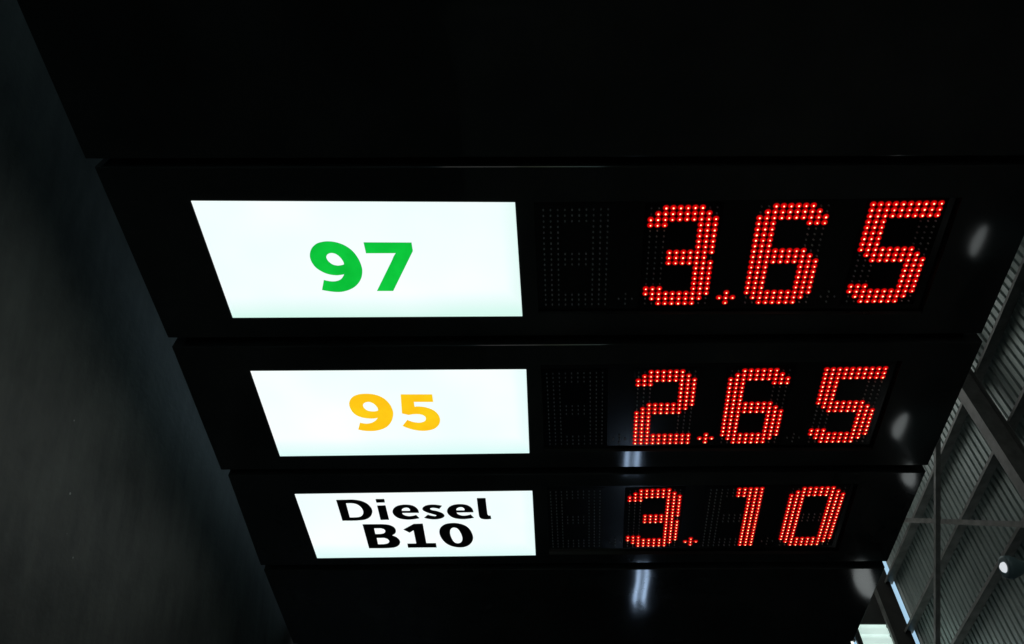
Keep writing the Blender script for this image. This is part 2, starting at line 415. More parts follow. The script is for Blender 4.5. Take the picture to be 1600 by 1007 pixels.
GLYPHS = [["9",0,[[[314.6,264.0],[318.9,265.4],[323.2,266.7],[327.4,267.8],[331.5,268.7],[335.5,269.3],[339.4,269.6],[343.2,269.6],[346.9,269.4],[350.4,268.8],[353.9,268.0],[357.2,266.9],[360.4,265.6],[363.4,263.9],[366.3,261.9],[369.1,259.5],[371.7,256.7],[374.2,253.4],[376.5,249.8],[378.7,246.0],[380.9,242.1],[379.1,242.6],[377.3,243.2],[375.3,243.7],[373.1,244.2],[370.5,244.6],[367.7,245.0],[364.5,245.5],[361.2,245.8],[357.6,246.0],[353.8,245.9],[349.8,245.4],[345.4,244.8],[340.9,243.9],[336.5,242.7],[332.3,241.3],[328.3,239.6],[324.4,237.7],[320.6,235.5],[317.0,233.1],[313.6,230.5],[310.3,227.8],[307.1,224.9],[304.1,221.8],[301.4,218.5],[299.0,214.9],[296.9,211.1],[295.2,206.9],[293.7,202.5],[292.5,198.1],[291.7,193.9],[291.3,189.7],[291.2,185.6],[291.4,181.4],[291.9,177.3],[292.8,173.3],[294.0,169.1],[295.6,164.9],[297.5,160.8],[299.8,156.8],[302.2,153.2],[305.0,149.7],[308.2,146.5],[311.6,143.5],[315.1,140.8],[318.6,138.5],[322.2,136.7],[325.8,135.3],[329.6,134.1],[333.5,133.2],[337.4,132.5],[341.4,131.8],[345.4,131.4],[349.5,131.2],[353.7,131.2],[357.9,131.5],[362.3,132.0],[366.8,132.7],[371.3,133.7],[375.8,135.0],[380.1,136.5],[384.5,138.3],[388.8,140.3],[393.1,142.5],[397.2,145.1],[401.2,147.9],[404.9,151.0],[408.5,154.3],[411.9,157.9],[415.2,161.8],[418.1,166.0],[420.9,170.5],[423.4,175.5],[425.8,180.7],[427.8,186.0],[429.6,191.2],[431.1,196.5],[432.3,201.9],[433.2,207.2],[433.9,212.4],[434.3,217.3],[434.5,221.8],[434.6,225.9],[434.3,229.9],[433.8,234.0],[432.9,238.3],[431.8,243.1],[430.3,248.0],[428.6,253.1],[426.5,258.1],[424.0,262.9],[421.1,267.6],[417.9,272.2],[414.3,276.7],[410.4,280.9],[406.5,284.7],[402.4,288.1],[397.9,291.2],[393.4,294.0],[388.8,296.4],[384.2,298.6],[379.7,300.5],[375.0,302.1],[370.4,303.4],[365.9,304.5],[361.7,305.3],[357.7,305.9],[354.1,306.1],[350.6,306.2],[347.0,306.1],[343.3,305.9],[339.3,305.5],[335.1,305.0],[330.9,304.3],[326.7,303.5],[322.6,302.7],[318.5,301.8],[314.4,300.9],[310.4,299.9],[306.3,298.8],[302.3,297.7]],[[385.9,210.3],[384.2,210.9],[382.5,211.6],[380.7,212.2],[378.8,212.7],[376.7,213.1],[374.5,213.5],[372.2,213.9],[369.7,214.2],[367.2,214.3],[364.6,214.2],[361.9,213.7],[359.0,213.1],[356.1,212.2],[353.3,211.1],[350.7,209.6],[348.2,207.6],[345.8,205.2],[343.5,202.5],[341.5,199.8],[339.9,197.1],[338.7,194.3],[337.7,191.5],[337.1,188.6],[336.8,185.8],[336.9,183.2],[337.5,180.7],[338.6,178.4],[340.0,176.1],[341.7,174.1],[343.6,172.5],[345.7,171.1],[348.1,169.9],[350.8,169.1],[353.5,168.6],[356.2,168.4],[358.9,168.7],[361.7,169.3],[364.6,170.3],[367.3,171.6],[369.9,173.3],[372.3,175.3],[374.6,177.8],[376.8,180.6],[378.8,183.5],[380.5,186.3],[382.0,189.1],[383.2,192.0],[384.3,194.9],[385.1,197.7],[385.8,200.2],[386.1,202.5],[386.3,204.6],[386.3,206.6],[386.1,208.5]]]],["7",0,[[[456.7,138.0],[592.0,143.0],[592.0,170.1],[514.5,307.1],[467.8,305.8],[529.5,199.5],[530.8,196.7],[532.2,193.9],[533.6,191.2],[535.0,188.5],[536.5,186.0],[538.1,183.6],[539.7,181.4],[541.4,179.2],[543.1,177.1],[544.9,175.0],[457.3,172.6]]]],["9",1,[[[315.3,859.4],[319.2,860.7],[323.0,861.9],[326.8,862.9],[330.7,863.7],[334.5,864.1],[338.4,864.1],[342.2,863.9],[346.1,863.4],[349.8,862.5],[353.4,861.4],[357.0,859.9],[360.4,858.1],[363.8,855.9],[367.0,853.6],[370.0,851.0],[372.7,848.2],[375.3,845.2],[377.8,842.0],[380.1,838.6],[382.4,835.1],[379.8,835.9],[377.2,836.7],[374.4,837.4],[371.4,837.9],[368.1,838.3],[364.6,838.5],[360.8,838.6],[356.8,838.6],[352.6,838.4],[348.3,837.9],[343.8,837.2],[339.0,836.3],[334.1,835.2],[329.3,833.8],[324.9,832.0],[320.6,829.8],[316.5,827.4],[312.6,824.6],[309.1,821.5],[306.0,818.2],[303.3,814.5],[301.0,810.4],[299.1,806.1],[297.5,801.7],[296.2,797.1],[295.2,792.3],[294.4,787.2],[294.0,782.0],[293.9,777.0],[294.2,772.3],[294.9,767.9],[295.8,763.7],[297.2,759.6],[298.8,755.7],[300.8,752.0],[303.1,748.3],[305.8,744.6],[308.7,741.2],[312.0,738.0],[315.3,735.2],[318.9,732.9],[322.7,730.8],[326.7,729.1],[330.8,727.6],[334.9,726.4],[339.0,725.4],[343.1,724.8],[347.4,724.3],[351.7,724.1],[356.2,724.0],[360.7,724.0],[365.4,724.2],[370.2,724.6],[375.0,725.2],[379.6,726.1],[384.2,727.3],[388.8,728.8],[393.4,730.6],[397.8,732.6],[402.0,735.0],[405.9,737.7],[409.8,740.6],[413.5,743.9],[417.0,747.5],[420.2,751.5],[423.1,756.0],[425.9,760.9],[428.5,766.1],[430.7,771.5],[432.6,777.0],[434.2,782.7],[435.4,788.7],[436.3,794.8],[436.9,800.7],[437.2,806.0],[437.2,810.6],[437.0,814.7],[436.4,818.6],[435.6,822.5],[434.6,826.8],[433.3,831.6],[431.8,836.7],[430.0,841.9],[427.9,847.0],[425.5,852.0],[422.9,856.9],[419.9,861.9],[416.7,866.7],[413.3,871.2],[409.6,875.3],[405.9,878.9],[401.9,882.1],[397.7,885.0],[393.4,887.6],[388.8,890.0],[383.9,892.2],[378.7,894.1],[373.3,895.8],[367.9,897.2],[362.6,898.2],[357.5,898.9],[352.2,899.3],[347.1,899.4],[342.2,899.3],[337.7,899.1],[333.6,898.9],[329.8,898.5],[326.2,898.0],[322.8,897.4],[319.5,896.6],[316.1,895.8],[312.9,894.9],[309.7,893.8],[306.7,892.7],[303.6,891.6]],[[387.9,801.7],[388.3,800.4],[388.6,799.0],[388.9,797.6],[389.1,796.2],[389.1,794.7],[389.0,793.2],[388.8,791.6],[388.5,790.0],[388.1,788.3],[387.4,786.4],[386.5,783.8],[385.3,780.8],[384.0,777.6],[382.5,774.6],[380.8,771.9],[379.0,769.6],[377.0,767.5],[374.8,765.7],[372.6,764.0],[370.4,762.7],[368.1,761.6],[365.9,760.8],[363.6,760.2],[361.2,760.0],[358.8,760.0],[356.2,760.5],[353.4,761.3],[350.7,762.3],[348.1,763.6],[345.9,765.1],[344.1,766.7],[342.6,768.7],[341.3,770.8],[340.3,773.0],[339.6,775.2],[339.2,777.5],[339.0,780.0],[339.2,782.5],[339.6,785.1],[340.4,787.6],[341.5,790.2],[342.9,792.9],[344.6,795.6],[346.6,798.1],[348.8,800.2],[351.2,801.8],[354.0,803.2],[356.9,804.3],[360.0,805.2],[363.0,805.8],[366.0,806.3],[369.2,806.4],[372.4,806.3],[375.5,806.1],[378.2,805.7],[380.5,805.2],[382.6,804.5],[384.5,803.7],[386.2,802.7]]]],["5",1,[[[476.3,729.3],[580.4,731.4],[580.0,764.4],[514.9,763.1],[513.8,786.8],[517.1,786.4],[520.6,786.1],[524.1,785.9],[527.8,786.0],[531.8,786.3],[536.2,786.9],[540.8,787.6],[545.6,788.7],[550.4,790.0],[555.1,791.7],[559.8,793.8],[564.6,796.2],[569.3,799.0],[573.6,802.0],[577.5,805.3],[580.8,808.9],[583.7,812.8],[586.2,816.9],[588.3,821.2],[590.1,825.5],[591.6,830.0],[592.6,834.6],[593.3,839.3],[593.6,844.0],[593.5,848.7],[593.1,853.4],[592.2,858.2],[591.0,862.9],[589.3,867.5],[587.2,871.9],[584.6,876.2],[581.5,880.3],[578.0,884.3],[574.2,887.9],[570.3,891.0],[566.2,893.5],[561.8,895.5],[557.2,897.2],[552.5,898.5],[547.8,899.6],[543.0,900.5],[538.1,901.0],[533.2,901.3],[528.1,901.3],[523.0,901.0],[517.7,900.4],[512.2,899.5],[506.6,898.3],[501.2,896.9],[496.0,895.3],[491.0,893.4],[485.9,891.1],[481.1,888.6],[476.7,886.2],[472.9,884.1],[470.1,882.4],[467.6,880.8],[465.4,879.2],[463.5,877.6],[461.8,876.2],[481.6,848.8],[484.7,851.0],[487.9,853.1],[491.2,855.0],[494.5,856.9],[498.0,858.4],[501.7,859.8],[505.6,861.0],[509.6,861.9],[513.5,862.6],[517.2,863.0],[520.6,863.0],[523.9,862.7],[527.1,862.2],[530.0,861.3],[532.8,860.3],[535.5,859.1],[538.0,857.7],[540.3,856.1],[542.3,854.2],[543.9,852.0],[545.2,849.4],[546.2,846.4],[546.9,843.2],[547.1,840.1],[547.0,837.3],[546.4,834.8],[545.3,832.5],[543.8,830.4],[542.1,828.4],[540.2,826.7],[538.1,825.2],[535.7,823.8],[533.1,822.7],[530.3,821.8],[527.3,821.0],[524.0,820.5],[520.5,820.2],[516.9,820.0],[513.1,820.1],[509.2,820.3],[505.4,820.6],[501.4,821.2],[497.3,821.9],[493.2,822.8],[489.1,823.7],[468.1,816.2]]]],["D",2,[[[148.7,1268.2],[211.4,1266.7],[218.0,1267.7],[224.6,1268.7],[230.9,1270.1],[236.8,1271.8],[242.4,1274.0],[247.6,1276.8],[252.5,1280.0],[257.0,1283.6],[261.1,1287.6],[264.7,1291.9],[267.9,1296.8],[270.7,1302.2],[273.0,1307.9],[274.9,1313.6],[276.2,1319.1],[277.0,1324.3],[277.3,1329.3],[277.0,1334.3],[276.3,1339.3],[275.2,1344.4],[273.6,1349.6],[271.5,1354.9],[269.0,1360.2],[266.1,1365.2],[262.9,1369.8],[259.2,1373.9],[255.2,1377.7],[250.8,1381.1],[246.1,1384.0],[241.1,1386.6],[235.6,1388.5],[229.6,1389.9],[223.4,1390.8],[217.3,1391.6],[211.6,1392.3],[206.4,1392.8],[201.5,1393.2],[196.8,1393.4],[192.2,1393.5],[187.7,1393.6],[148.8,1393.3]],[[183.2,1288.3],[202.8,1287.8],[207.1,1288.5],[211.3,1289.2],[215.3,1290.3],[219.1,1291.7],[222.6,1293.7],[225.8,1296.2],[228.8,1299.2],[231.5,1302.6],[233.9,1306.3],[235.9,1310.2],[237.6,1314.4],[239.0,1319.0],[240.1,1323.8],[240.8,1328.6],[241.1,1333.2],[240.9,1337.8],[240.3,1342.4],[239.3,1346.8],[238.0,1351.1],[236.3,1355.0],[234.3,1358.5],[232.0,1361.8],[229.3,1364.8],[226.2,1367.4],[222.9,1369.5],[219.1,1371.1],[214.9,1372.2],[210.4,1372.9],[205.7,1373.4],[200.8,1373.7],[181.8,1374.3]]]],["i",2,[[[300.7,1264.7],[334.3,1264.4],[333.8,1284.8],[301.3,1285.9]],[[300.4,1302.9],[333.4,1301.8],[333.7,1388.7],[300.0,1389.9]]]],["e",2,[[[456.2,1347.3],[390.5,1348.2],[391.0,1350.7],[391.7,1353.2],[392.7,1355.6],[394.0,1357.8],[395.8,1359.8],[398.2,1361.7],[401.1,1363.5],[404.4,1365.1],[407.8,1366.4],[411.1,1367.2],[414.3,1367.6],[417.6,1367.6],[421.0,1367.2],[424.3,1366.6],[427.6,1365.9],[430.8,1365.1],[434.0,1364.1],[437.1,1362.9],[440.2,1361.6],[443.3,1360.2],[453.8,1380.0],[450.3,1381.3],[446.7,1382.5],[442.9,1383.7],[438.8,1384.8],[434.3,1385.7],[429.2,1386.6],[423.6,1387.5],[417.7,1388.2],[411.7,1388.6],[405.7,1388.5],[399.7,1387.9],[393.4,1387.0],[387.2,1385.7],[381.3,1383.9],[376.2,1381.6],[371.7,1378.8],[367.7,1375.3],[364.2,1371.5],[361.2,1367.4],[358.8,1363.2],[356.8,1358.9],[355.4,1354.3],[354.4,1349.5],[354.1,1344.7],[354.4,1339.9],[355.4,1335.1],[357.1,1330.0],[359.3,1325.1],[362.0,1320.4],[365.0,1316.3],[368.3,1312.7],[372.1,1309.5],[376.3,1306.7],[380.8,1304.2],[385.6,1302.2],[390.8,1300.6],[396.5,1299.4],[402.5,1298.6],[408.3,1298.2],[413.9,1298.2],[419.1,1298.7],[424.4,1299.6],[429.4,1300.9],[434.1,1302.6],[438.3,1304.8],[442.0,1307.6],[445.4,1310.9],[448.4,1314.6],[450.9,1318.6],[453.0,1322.8],[454.4,1327.2],[455.4,1331.9],[455.9,1336.9],[456.1,1342.0]],[[391.4,1335.2],[391.7,1332.7],[392.1,1330.2],[392.7,1327.9],[393.6,1325.7],[394.9,1323.7],[396.8,1321.9],[399.0,1320.2],[401.6,1318.7],[404.2,1317.5],[406.6,1316.7],[409.0,1316.2],[411.5,1316.0],[413.9,1316.1],[416.2,1316.6],[418.1,1317.5],[419.7,1318.9],[421.0,1320.9],[422.1,1323.2],[423.0,1325.5],[423.6,1327.5],[423.9,1329.3],[423.8,1330.9],[423.5,1332.4],[423.0,1334.0],[422.5,1335.4]]]],["s",2,[[[549.5,1305.8],[537.2,1324.9],[534.6,1323.7],[531.9,1322.6],[529.3,1321.5],[526.6,1320.6],[524.0,1319.8],[521.2,1319.2],[518.3,1318.6],[515.4,1318.2],[512.7,1318.1],[510.3,1318.3],[508.1,1318.8],[505.9,1319.6],[504.1,1320.7],[502.6,1321.9],[501.9,1323.2],[501.8,1324.7],[502.4,1326.4],[503.4,1328.2],[504.8,1329.8],[506.5,1331.1],[509.5,1332.4],[513.4,1333.6],[517.8,1334.7],[522.3,1336.1],[526.5,1337.7],[530.6,1339.8],[534.9,1342.2],[539.1,1344.7],[542.8,1347.4],[545.9,1350.1],[548.2,1352.9],[550.1,1355.8],[551.5,1358.8],[552.4,1361.8],[552.6,1364.7],[552.2,1367.5],[551.2,1370.3],[549.6,1373.0],[547.5,1375.5],[545.1,1377.8],[542.0,1379.9],[538.2,1381.9],[534.0,1383.7],[529.7,1385.2],[525.5,1386.4],[521.3,1387.2],[517.1,1387.7],[512.8,1388.0],[508.5,1387.9],[504.3,1387.7],[500.0,1387.2],[495.6,1386.4],[491.3,1385.4],[487.3,1384.3],[483.8,1383.2],[480.8,1382.1],[478.2,1380.9],[475.9,1379.7],[473.9,1378.5],[471.9,1377.2],[489.1,1359.1],[492.3,1360.9],[495.4,1362.6],[498.5,1364.1],[501.5,1365.4],[504.5,1366.5],[507.5,1367.3],[510.6,1367.9],[513.6,1368.2],[516.2,1368.3],[518.3,1368.1],[519.4,1367.5],[520.4,1366.6],[521.2,1365.3],[521.5,1364.1],[521.2,1363.0],[519.7,1361.7],[517.4,1360.3],[514.6,1358.8],[511.4,1357.3],[508.1,1355.6],[504.5,1353.9],[500.5,1352.1],[496.2,1350.3],[492.1,1348.2],[488.4,1346.1],[484.9,1343.7],[481.5,1341.1],[478.4,1338.4],[475.8,1335.7],[473.8,1333.0],[472.7,1330.4],[472.1,1327.7],[472.0,1324.9],[472.4,1322.1],[473.3,1319.4],[474.6,1316.7],[476.4,1313.9],[478.6,1311.3],[481.2,1308.8],[484.1,1306.6],[487.4,1304.8],[491.0,1303.1],[495.0,1301.7],[499.1,1300.6],[503.4,1299.7],[507.7,1299.2],[512.3,1299.0],[516.9,1299.1],[521.6,1299.4],[526.3,1299.9],[530.9,1300.7],[535.5,1301.7],[540.2,1303.0],[544.8,1304.4]]]],["e",2,[[[666.4,1346.1],[601.3,1347.0],[601.9,1349.5],[602.8,1352.0],[603.8,1354.3],[605.2,1356.6],[607.0,1358.6],[609.5,1360.5],[612.5,1362.3],[615.8,1363.8],[619.2,1365.1],[622.5,1366.0],[625.8,1366.3],[629.1,1366.3],[632.4,1365.9],[635.6,1365.3],[638.9,1364.6],[642.0,1363.8],[645.1,1362.8],[648.1,1361.6],[651.2,1360.3],[654.2,1359.0],[665.4,1378.6],[662.0,1379.9],[658.5,1381.2],[654.8,1382.4],[650.8,1383.4],[646.3,1384.3],[641.3,1385.2],[635.8,1386.1],[630.0,1386.8],[624.1,1387.2],[618.2,1387.1],[612.2,1386.5],[605.9,1385.6],[599.7,1384.3],[593.8,1382.5],[588.6,1380.3],[584.1,1377.4],[579.9,1374.0],[576.3,1370.2],[573.2,1366.1],[570.6,1361.9],[568.4,1357.6],[566.8,1353.0],[565.6,1348.3],[565.1,1343.5],[565.2,1338.8],[565.9,1333.9],[567.4,1328.9],[569.4,1324.0],[571.8,1319.4],[574.6,1315.3],[577.8,1311.7],[581.4,1308.5],[585.4,1305.7],[589.8,1303.3],[594.4,1301.3],[599.5,1299.6],[605.1,1298.4],[611.0,1297.6],[616.8,1297.2],[622.2,1297.3],[627.5,1297.7],[632.7,1298.6],[637.7,1299.9],[642.5,1301.6],[646.7,1303.8],[650.6,1306.6],[654.0,1309.9],[657.2,1313.5],[659.8,1317.5],[662.1,1321.7],[663.7,1326.1],[664.8,1330.8],[665.6,1335.8],[666.0,1340.9]],[[601.6,1334.0],[601.8,1331.6],[602.1,1329.1],[602.6,1326.8],[603.4,1324.6],[604.6,1322.6],[606.3,1320.8],[608.5,1319.1],[611.0,1317.6],[613.5,1316.4],[615.9,1315.6],[618.2,1315.1],[620.7,1314.9],[623.1,1315.1],[625.3,1315.5],[627.2,1316.4],[628.9,1317.9],[630.3,1319.9],[631.6,1322.1],[632.5,1324.4],[633.2,1326.4],[633.5,1328.2],[633.5,1329.8],[633.3,1331.3],[632.9,1332.8],[632.4,1334.3]]]],["l",2,[[[685.7,1262.9],[718.7,1262.5],[718.7,1284.7],[718.6,1306.1],[718.7,1325.6],[718.8,1342.3],[719.0,1355.1],[719.2,1357.9],[719.6,1360.3],[720.2,1362.3],[721.0,1364.0],[722.0,1365.3],[723.2,1366.1],[724.8,1366.5],[726.5,1366.5],[728.3,1366.3],[730.2,1366.1],[731.5,1386.4],[728.0,1387.3],[724.4,1388.0],[720.9,1388.7],[717.3,1389.1],[713.7,1389.2],[709.9,1389.1],[705.9,1388.8],[702.0,1388.3],[698.4,1387.4],[695.4,1386.2],[693.0,1384.6],[691.0,1382.7],[689.4,1380.4],[688.2,1377.7],[687.1,1374.4],[686.2,1370.8],[685.7,1366.7],[685.5,1362.1],[685.3,1357.0],[685.3,1351.3],[685.2,1338.1],[685.2,1321.8],[685.4,1303.3],[685.5,1283.4]]]],["B",2,[[[223.9,1416.2],[297.7,1415.9],[304.3,1416.4],[310.7,1416.9],[316.9,1417.7],[322.6,1418.9],[327.8,1420.6],[332.4,1422.9],[336.5,1425.6],[340.2,1428.8],[343.3,1432.2],[345.9,1435.7],[347.7,1439.5],[348.9,1443.6],[349.6,1447.9],[349.9,1452.2],[349.9,1456.1],[349.7,1459.9],[349.0,1463.6],[348.0,1467.1],[346.6,1470.5],[344.9,1473.6],[342.7,1476.5],[340.0,1479.2],[337.0,1481.8],[333.8,1484.2],[330.4,1486.6],[334.6,1489.3],[338.7,1492.1],[342.5,1495.1],[345.9,1498.4],[348.8,1502.1],[351.2,1506.3],[353.3,1510.9],[355.0,1515.7],[356.0,1520.6],[356.4,1525.4],[356.1,1530.2],[355.2,1535.2],[353.6,1540.1],[351.6,1544.7],[349.1,1548.9],[346.1,1552.8],[342.6,1556.3],[338.6,1559.5],[334.3,1562.4],[329.7,1564.7],[324.7,1566.4],[319.3,1567.5],[313.6,1568.2],[307.8,1568.8],[302.0,1569.3],[296.3,1569.9],[290.4,1570.2],[284.4,1570.5],[278.4,1570.7],[272.4,1570.8],[223.4,1570.7]],[[265.7,1442.0],[291.1,1441.4],[294.3,1442.5],[297.3,1443.7],[300.1,1445.0],[302.5,1446.5],[304.3,1448.3],[305.7,1450.5],[306.7,1453.1],[307.3,1455.8],[307.4,1458.6],[307.1,1461.2],[306.2,1463.8],[304.9,1466.5],[303.2,1469.1],[301.2,1471.4],[298.9,1473.4],[296.2,1474.8],[293.2,1475.9],[289.9,1476.7],[286.4,1477.4],[282.8,1477.9],[264.8,1478.6]],[[266.0,1503.2],[295.6,1502.6],[298.7,1504.0],[301.6,1505.5],[304.4,1507.2],[306.8,1509.0],[308.8,1511.2],[310.3,1513.8],[311.6,1516.8],[312.5,1520.0],[312.9,1523.1],[312.7,1526.0],[312.0,1528.8],[310.8,1531.5],[309.0,1534.1],[306.9,1536.5],[304.5,1538.5],[301.6,1540.1],[298.2,1541.4],[294.5,1542.4],[290.6,1543.2],[286.5,1544.0],[264.5,1544.7]]]],["1",2,[[[425.6,1415.3],[462.1,1413.3],[460.7,1537.6],[499.3,1537.8],[498.9,1566.1],[383.0,1567.2],[383.3,1540.4],[419.8,1539.8],[420.2,1455.0],[402.8,1470.1],[380.4,1450.3]]]],["0",2,[[[586.0,1410.4],[592.6,1411.2],[599.3,1412.6],[605.9,1414.7],[612.2,1417.2],[617.8,1420.3],[622.9,1423.7],[627.6,1427.6],[631.9,1432.1],[635.8,1437.1],[639.2,1442.8],[642.2,1449.4],[644.8,1457.0],[647.0,1465.0],[648.8,1473.0],[650.0,1480.6],[650.9,1487.8],[651.3,1494.8],[651.2,1501.7],[650.6,1508.5],[649.4,1515.1],[647.5,1521.8],[645.0,1528.4],[641.9,1534.9],[638.4,1540.9],[634.7,1546.2],[630.7,1550.7],[626.2,1554.7],[621.4,1558.2],[616.5,1561.1],[611.5,1563.3],[606.3,1565.0],[601.0,1565.9],[595.6,1566.3],[590.2,1566.2],[584.7,1565.6],[579.0,1564.6],[573.3,1563.0],[567.5,1561.0],[561.9,1558.4],[556.7,1555.3],[551.9,1551.6],[547.2,1547.4],[542.8,1542.7],[538.8,1537.4],[535.2,1531.7],[531.9,1525.2],[528.9,1517.9],[526.2,1510.3],[524.1,1502.6],[522.5,1495.3],[521.4,1488.1],[520.7,1481.0],[520.6,1474.0],[520.9,1467.2],[521.6,1460.9],[522.8,1455.0],[524.3,1449.5],[526.4,1444.2],[528.8,1439.3],[531.7,1434.6],[535.0,1430.2],[538.7,1426.1],[542.8,1422.2],[547.4,1418.9],[552.6,1416.1],[558.5,1413.9],[565.1,1412.2],[572.2,1411.0],[579.2,1410.4]],[[583.1,1438.7],[585.6,1439.4],[588.4,1440.5],[591.2,1442.1],[593.9,1444.5],[596.3,1447.8],[598.5,1452.2],[600.5,1457.8],[602.4,1464.0],[604.0,1470.4],[605.4,1476.6],[606.5,1482.7],[607.4,1489.0],[608.0,1495.4],[608.3,1501.5],[608.1,1507.2],[607.5,1512.6],[606.6,1517.7],[605.2,1522.5],[603.5,1526.8],[601.6,1530.4],[599.2,1533.4],[596.4,1536.0],[593.3,1537.9],[590.2,1539.2],[587.2,1539.7],[584.4,1539.5],[581.5,1538.6],[578.6,1537.0],[576.0,1534.8],[573.6,1531.8],[571.6,1528.1],[569.8,1523.4],[568.2,1518.2],[566.8,1512.6],[565.6,1507.0],[564.6,1501.1],[563.7,1494.8],[563.1,1488.4],[562.7,1482.2],[562.6,1476.3],[563.0,1470.9],[563.6,1465.5],[564.5,1460.5],[565.5,1455.9],[566.6,1452.1],[567.7,1449.2],[568.9,1447.0],[570.3,1445.2],[571.7,1443.7],[573.3,1442.4],[575.0,1441.1],[576.8,1439.9],[578.8,1439.0],[580.9,1438.5]]]]]
def flat_fill(loops, z, grow=0.0):
    cu = bpy.data.curves.new('outline', 'CURVE'); cu.dimensions = '2D'; cu.fill_mode = 'BOTH'; cu.extrude = .0002; cu.offset = grow
    for lp in loops:
        s = cu.splines.new('POLY'); s.points.add(len(lp) - 1); s.use_cyclic_u = True
        # local x = across the text, local y = up the text
        for pt, (x, y) in zip(s.points, lp): pt.co = (x / 1000, -y / 1000, 0, 1)
    tmp = bpy.data.objects.new('tmp', cu); col.objects.link(tmp)
    me = bpy.data.meshes.new_from_object(tmp.evaluated_get(bpy.context.evaluated_depsgraph_get()))
    bpy.data.objects.remove(tmp)
    bm = bmesh.new(); bm.from_mesh(me); bpy.data.meshes.remove(me)
    for v_ in bm.verts:
        x, y, zz = v_.co; v_.co = tp(x, -y, z - zz)
    return bm
for ch, k, loops in GLYPHS:
    me = bpy.data.meshes.new('character')
    bm = flat_fill(loops, -.0026)
    for f in bm.faces: f.material_index = 0
    if k < 2:
        b2 = flat_fill(loops, -.0021, .0011 if k == 0 else .0008)
        vm = {v_: bm.verts.new(v_.co) for v_ in b2.verts}
        for f in b2.faces:
            nf = bm.faces.new([vm[v_] for v_ in f.verts]); nf.material_index = 1
        b2.free()
    bmesh.ops.recalc_face_normals(bm, faces=bm.faces[:])
    bm.to_mesh(me); bm.free()
    ms = ([M_green, M_green_edge], [M_yellow, M_yellow_edge], [M_blackfilm])[k]
    link('character', me, ms, plates[k])

# LED matrix displays -------------------------------------------------
LAT = [[(.96948, .01979, -9e-05, .2959), (.05785, .00033, .01793, .00422)],
       [(.96314, .02008, .00017, .29613), (.65915, -3e-05, .0183, .00063)],
       [(.96149, .02041, .00017, .29464), (1.24733, -.00053, .01852, -.00295)]]
def rows(spec):
    """spec: list of (rows, cols) ranges -> set of lit cells"""
    s = set()
    for rr, cc in spec:
        for r_ in rr:
            for c_ in cc: s.add((c_, r_))
    return s
R_ = lambda a, b: range(a, b + 1)
LFT, RGT = R_(0, 2), R_(7, 9)
top = [([0], R_(2, 7)), ([1], R_(1, 8)), ([2], R_(0, 9))]
foot = [([16], R_(0, 9)), ([17], R_(1, 8)), ([18], R_(2, 7))]
DIG = {
 '3': rows(top + [([3], LFT), (R_(3, 8), RGT), ([8, 10], R_(3, 9)), ([9], R_(3, 8)), (R_(10, 15), RGT), ([15], LFT)] + foot),
 '6': rows(top + [(R_(3, 15), LFT), ([3], RGT), ([8], R_(0, 7)), ([9], R_(0, 8)), ([10], R_(0, 9)), (R_(11, 15), RGT)] + foot),
 '5': rows([(R_(0, 2), R_(0, 9)), (R_(3, 7), LFT), ([8], R_(0, 7)), ([9], R_(1, 8)), ([10], R_(2, 9)), (R_(11, 15), RGT), ([15], LFT)] + foot),
 '2': rows(top + [([3], LFT), (R_(3, 7), RGT), ([8], R_(2, 9)), ([9], R_(1, 8)), ([10], R_(0, 7)), (R_(11, 15), LFT), (R_(16, 18), R_(0, 9))]),
 '1': rows([(R_(0, 2), R_(5, 9)), (R_(3, 18), RGT)]),
 '0': rows(top + [(R_(3, 15), LFT), (R_(3, 15), RGT)] + foot),
 ' ': set()}
CELLS = [(c_, r_) for r_ in range(19) for c_ in range(10) if r_ in (0,1,2,8,9,10,16,17,18) or c_ in (0,1,2,7,8,9)]
rnd = random.Random(11)
def led(bm, p, lit):
    """one LED: p is the foot on the board, the lens points to -y (out of the sign)"""
    n = 10 if lit else 6
    kk = rnd.uniform(.84, 1.12)
    tl = Vector((rnd.uniform(-.0007, .0007), 0, rnd.uniform(-.0007, .0007)))
    if lit:
        prof = [(.0096, 0, 3), (.0082, .0005, 3), (.0070, .0010, 2), (.0056, .0018, 2), (.0044, .0026, 1), (.0022, .0040, 1), (.0019, .0043, 0), (0, .0050, 0)]  # wide outer rings stand in for the red glow around the lens
    else:
        prof = [(.0025, 0, 4), (.0025, .004, 4), (.0018, .0054, 4), (0, .006, 4)]
    rings = []
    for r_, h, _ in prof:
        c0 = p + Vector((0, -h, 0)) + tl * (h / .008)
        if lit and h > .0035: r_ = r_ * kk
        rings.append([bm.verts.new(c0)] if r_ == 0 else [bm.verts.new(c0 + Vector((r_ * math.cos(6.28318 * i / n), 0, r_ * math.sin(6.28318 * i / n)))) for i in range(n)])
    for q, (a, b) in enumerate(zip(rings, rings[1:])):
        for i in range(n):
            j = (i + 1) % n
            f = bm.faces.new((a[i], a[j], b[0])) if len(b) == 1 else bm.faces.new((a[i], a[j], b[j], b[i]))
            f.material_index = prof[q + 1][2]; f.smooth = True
LEDM = [M_led_core, M_led_red, M_led_glow, M_led_halo, M_led_off]
PRICES = [' 365', ' 265', ' 310']
